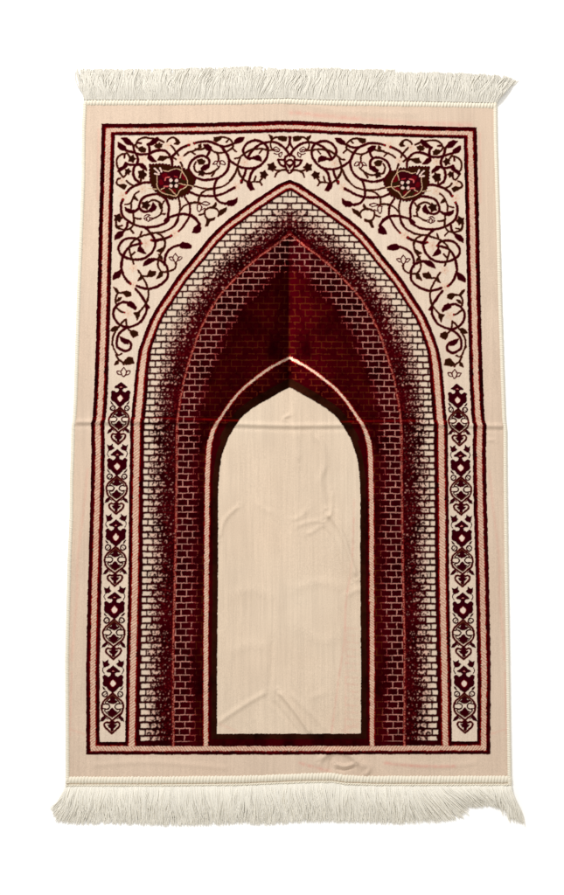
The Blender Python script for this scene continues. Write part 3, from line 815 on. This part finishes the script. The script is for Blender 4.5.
# split the one woven cloth into the regions the eye reads as its parts
idx = np.arange(nu * nv).reshape(nv, nu)
quads = np.stack([idx[1:, :-1], idx[1:, 1:], idx[:-1, 1:], idx[:-1, :-1]], -1).reshape(-1, 4)
fcx = (0.25 * (px[1:, :-1] + px[1:, 1:] + px[:-1, 1:] + px[:-1, :-1])).ravel()
flab = lab_v[:-1, :-1].ravel().copy()
fside = right[:-1, :-1].ravel()
def region(name, mask, parent, label=None):
    qd = quads[mask]
    used, inv = np.unique(qd, return_inverse=True)
    o = mesh_obj(name, V[used], inv.reshape(-1, 4), M_PILE, parent, VC[used])
    if label: o['label'] = label
    return o
region('outer_margin', flab == 0, rug)
region('border_band', flab == 1, rug)
field = region('floral_field', flab == 2, rug)
for sd, w_ in ((False, 'left'), (True, 'right')):
    region('medallion', (flab == 10) & (fside == sd), field)
    region('flower_column', (flab == 3) & (fside == sd), rug)
region('arch_moulding', flab == 4, rug)
region('brick_arch', flab == 5, rug)
region('niche_wall', flab == 6, rug)
region('niche_moulding', flab == 7, rug)
region('prayer_panel', flab == 9, rug)

# ------------------------------------------------------------------ overlocked hems and side bindings
def ribbon(name, path, half, height, period, slant, depth, step=0.35, cream=None, rough=0.0, seed=1):
    """raised stitched ribbon along a path (sheet coordinates), half-width in sheet units, height in mm"""
    p = np.asarray(path, float)
    seg = np.r_[0, np.cumsum(np.hypot(*np.diff(p, axis=0).T))]
    s = np.arange(0, seg[-1], step)
    cx = np.interp(s, seg, p[:, 0]); cy = np.interp(s, seg, p[:, 1])
    tx = np.gradient(cx); ty = np.gradient(cy); ln = np.hypot(tx, ty) + 1e-9
    nx, ny = -ty / ln, tx / ln
    a = np.linspace(-1, 1, 15)
    A_, S_ = np.meshgrid(a, s)
    wob_ = 0.6 * (vnoise(S_ / 5.0, S_ * 0 + seed, 7) - 0.5)
    ph_ = (S_ + slant * A_ * half) / period + wob_ * 0.5
    st = np.abs(np.sin(math.pi * ph_))
    stn = hash2(np.floor(ph_), np.zeros_like(ph_) + seed, 13)
    hw = half * (0.90 + 0.14 * st * (0.5 + stn))
    X = cx[:, None] + nx[:, None] * A_ * hw; Y = cy[:, None] + ny[:, None] * A_ * hw
    prof = np.sqrt(np.clip(1 - A_ ** 2, 0, 1))
    Z = prof * (height * (1 - depth) + height * depth * st * (0.75 + 0.5 * stn)) + 0.05
    lift = np.maximum(relief(cx, cy), 0) * 0.6 if rough else 0
    if rough: Z = Z + (lift[:, None] * prof)
    gx, gy = sheet_to_floor(X, Y)
    vs = np.stack([gx, gy, Z * 0.001], -1).reshape(-1, 3)
    n0, n1_ = S_.shape
    ii = np.arange(n0 * n1_).reshape(n0, n1_)
    qd = np.stack([ii[:-1, :-1], ii[1:, :-1], ii[1:, 1:], ii[:-1, 1:]], -1).reshape(-1, 4)
    if True:
        qd = qd[:, ::-1]
    return mesh_obj(name, vs, qd, M_EDGE, rug)

ys = np.arange(102, 784, 3.0)
ribbon('side_binding', np.stack([np.interp(ys, *EDGE_L) + 1.4, ys], -1), 2.2, 5.2, 1.9, 0.25, 0.13, seed=2)
ribbon('side_binding', np.stack([np.interp(ys + 1.5, *EDGE_R) - 1.4, ys + 1.5], -1), 2.2, 5.4, 1.9, 0.25, 0.13, seed=3)
xs_t = np.linspace(84.4, 496.6, 210)
ribbon('hem', np.stack([xs_t, np.interp(xs_t, *EDGE_T) + 3.0], -1), 3.5, 5.4, 3.1, 0.15, 0.30, rough=1, seed=4)
xs_b = np.linspace(66.2, 511.2, 222)
ribbon('hem', np.stack([xs_b, np.interp(xs_b, *EDGE_B) - 4.3], -1), 4.2, 5.8, 3.2, 0.2, 0.26, rough=1, seed=5)
ribbon('hem_cord', np.stack([xs_t, np.interp(xs_t, *EDGE_T) - 0.8], -1), 1.1, 4.6, 2.4, 1.6, 0.35, seed=6)
ribbon('hem_cord', np.stack([xs_b, np.interp(xs_b, *EDGE_B) + 1.2], -1), 1.5, 5.6, 2.6, 1.6, 0.35, seed=7)

# ------------------------------------------------------------------ fringes: cotton strands
rng = np.random.default_rng(12)
def fringe(name, roots, tips_x, tips_y, root_y, count, tone, wave, ragged, layers=4):
    vs, cs, qs = [], [], []
    base_i = 0
    NR, NS = 13, 5
    ang = np.linspace(0, 2 * math.pi, NS, endpoint=False)
    for L in range(layers):
        n = count
        r = roots[0] + (roots[-1] - roots[0]) * (np.arange(n) + rng.uniform(0, 1, n)) / n
        ry = np.interp(r, *root_y) + rng.uniform(-0.6, 0.6, n)
        # clumps: neighbouring strands end close together
        cl = vnoise(r / 5.5, r * 0 + L, 31) - 0.5
        cl2 = vnoise(r / 19.0, r * 0 + L, 37) - 0.5
        ex = np.interp(r, roots, tips_x) + wave * (7.0 * cl + 7.0 * cl2) + rng.normal(0, 1.3, n) + np.where(rng.uniform(0, 1, n) < 0.05, rng.normal(0, 4.0, n), 0)
        ey = np.interp(r + 2 * cl, roots, tips_y)
        fr = np.clip(1 - np.abs(rng.normal(0, ragged, n)) - 0.10 * L * rng.uniform(0, 1, n), 0.35, 1.0)
        ey = ry + (ey - ry) * fr; ex = r + (ex - r) * fr
        t = np.linspace(0, 1, NR)[None, :]
        ph = 6.28 * vnoise(r / 8.0, r * 0 + 3 + L, 41) + rng.normal(0, 0.5, n)
        am = wave * (1.0 + 1.5 * vnoise(r / 10.0, r * 0 + L, 45)) * rng.uniform(0.4, 1.3, n)
        bx = r[:, None] + (ex - r)[:, None] * t ** 1.25 + am[:, None] * np.sin(ph[:, None] + t * 5.2) * t * (1.15 - 0.5 * t)
        by = ry[:, None] + (ey - ry)[:, None] * t
        top = rng.uniform(0.3, 2.4, n) + 1.1 * L
        bz = 2.6 * (1 - t) + top[:, None] * np.sin(math.pi * np.clip(t * 0.95 + 0.03, 0, 1)) ** 0.8 + 0.5 + rng.uniform(0, 0.8, n)[:, None] * t
        rad = (0.55 * rng.uniform(0.75, 1.25, n))[:, None] * (1 - 0.45 * t ** 3)
        gx, gy = sheet_to_floor(bx, by)
        dxs = np.gradient(gx, axis=1); dys = np.gradient(gy, axis=1); ln = np.hypot(dxs, dys) + 1e-9
        ox, oy = -dys / ln, dxs / ln
        rm = rad * 0.00162 * 1.0
        vx = gx[..., None] + ox[..., None] * rm[..., None] * np.cos(ang)
        vy = gy[..., None] + oy[..., None] * rm[..., None] * np.cos(ang)
        vz = bz[..., None] * 0.001 + rm[..., None] * np.sin(ang)
        vz = np.maximum(vz, 0.0003)
        vs.append(np.stack([vx, vy, vz], -1).reshape(-1, 3))
        tint = (rng.uniform(0.93, 1.04, n))[:, None] * tone[None, :]
        cc = np.repeat(tint, NR * NS, 0)
        cs.append(np.concatenate([cc, np.ones((len(cc), 1))], -1))
        ii = base_i + np.arange(n * NR * NS).reshape(n, NR, NS)
        a = ii[:, :-1, :]; b = ii[:, 1:, :]
        a2 = np.roll(a, -1, 2); b2 = np.roll(b, -1, 2)
        qs.append(np.stack([a, b, b2, a2], -1).reshape(-1, 4))
        base_i += n * NR * NS
    return mesh_obj(name, np.vstack(vs), np.vstack(qs), M_FRINGE, rug, np.vstack(cs))

TOPR = [84.5, 90, 120, 170, 245, 288, 330, 345, 390, 400, 440, 480, 490, 496.5]
TOPX = [78, 86, 118, 171, 248, 288, 331, 345, 391, 402, 441, 484, 499, 511]
TOPY = [68, 68.5, 68.5, 68, 65.5, 68.8, 66.5, 68.5, 68.5, 71, 72, 73, 75.5, 80.5]
fringe('fringe', TOPR, TOPX, TOPY, EDGE_T, 1150, np.array([0.79, 0.762, 0.69]), 2.0, 0.05)
BOTR = [66.5, 72, 85, 110, 165, 215, 240, 262, 310, 360, 395, 412, 430, 438, 443, 455, 470, 485, 498, 503, 511]
BOTX = [55, 60, 78, 108, 164, 215, 240, 262, 309, 362, 402, 428, 452, 465, 464, 478, 487, 498, 507, 514, 523]
BOTY = [812, 823, 825, 824, 826, 826, 823, 825.5, 822.5, 823, 824.5, 824, 820, 818, 808, 808, 805, 808, 813, 822, 826]
fringe('fringe', BOTR, BOTX, BOTY, (EDGE_B[0], [v + 2.2 for v in EDGE_B[1]]), 1200, np.array([0.91, 0.88, 0.80]), 1.5, 0.07)
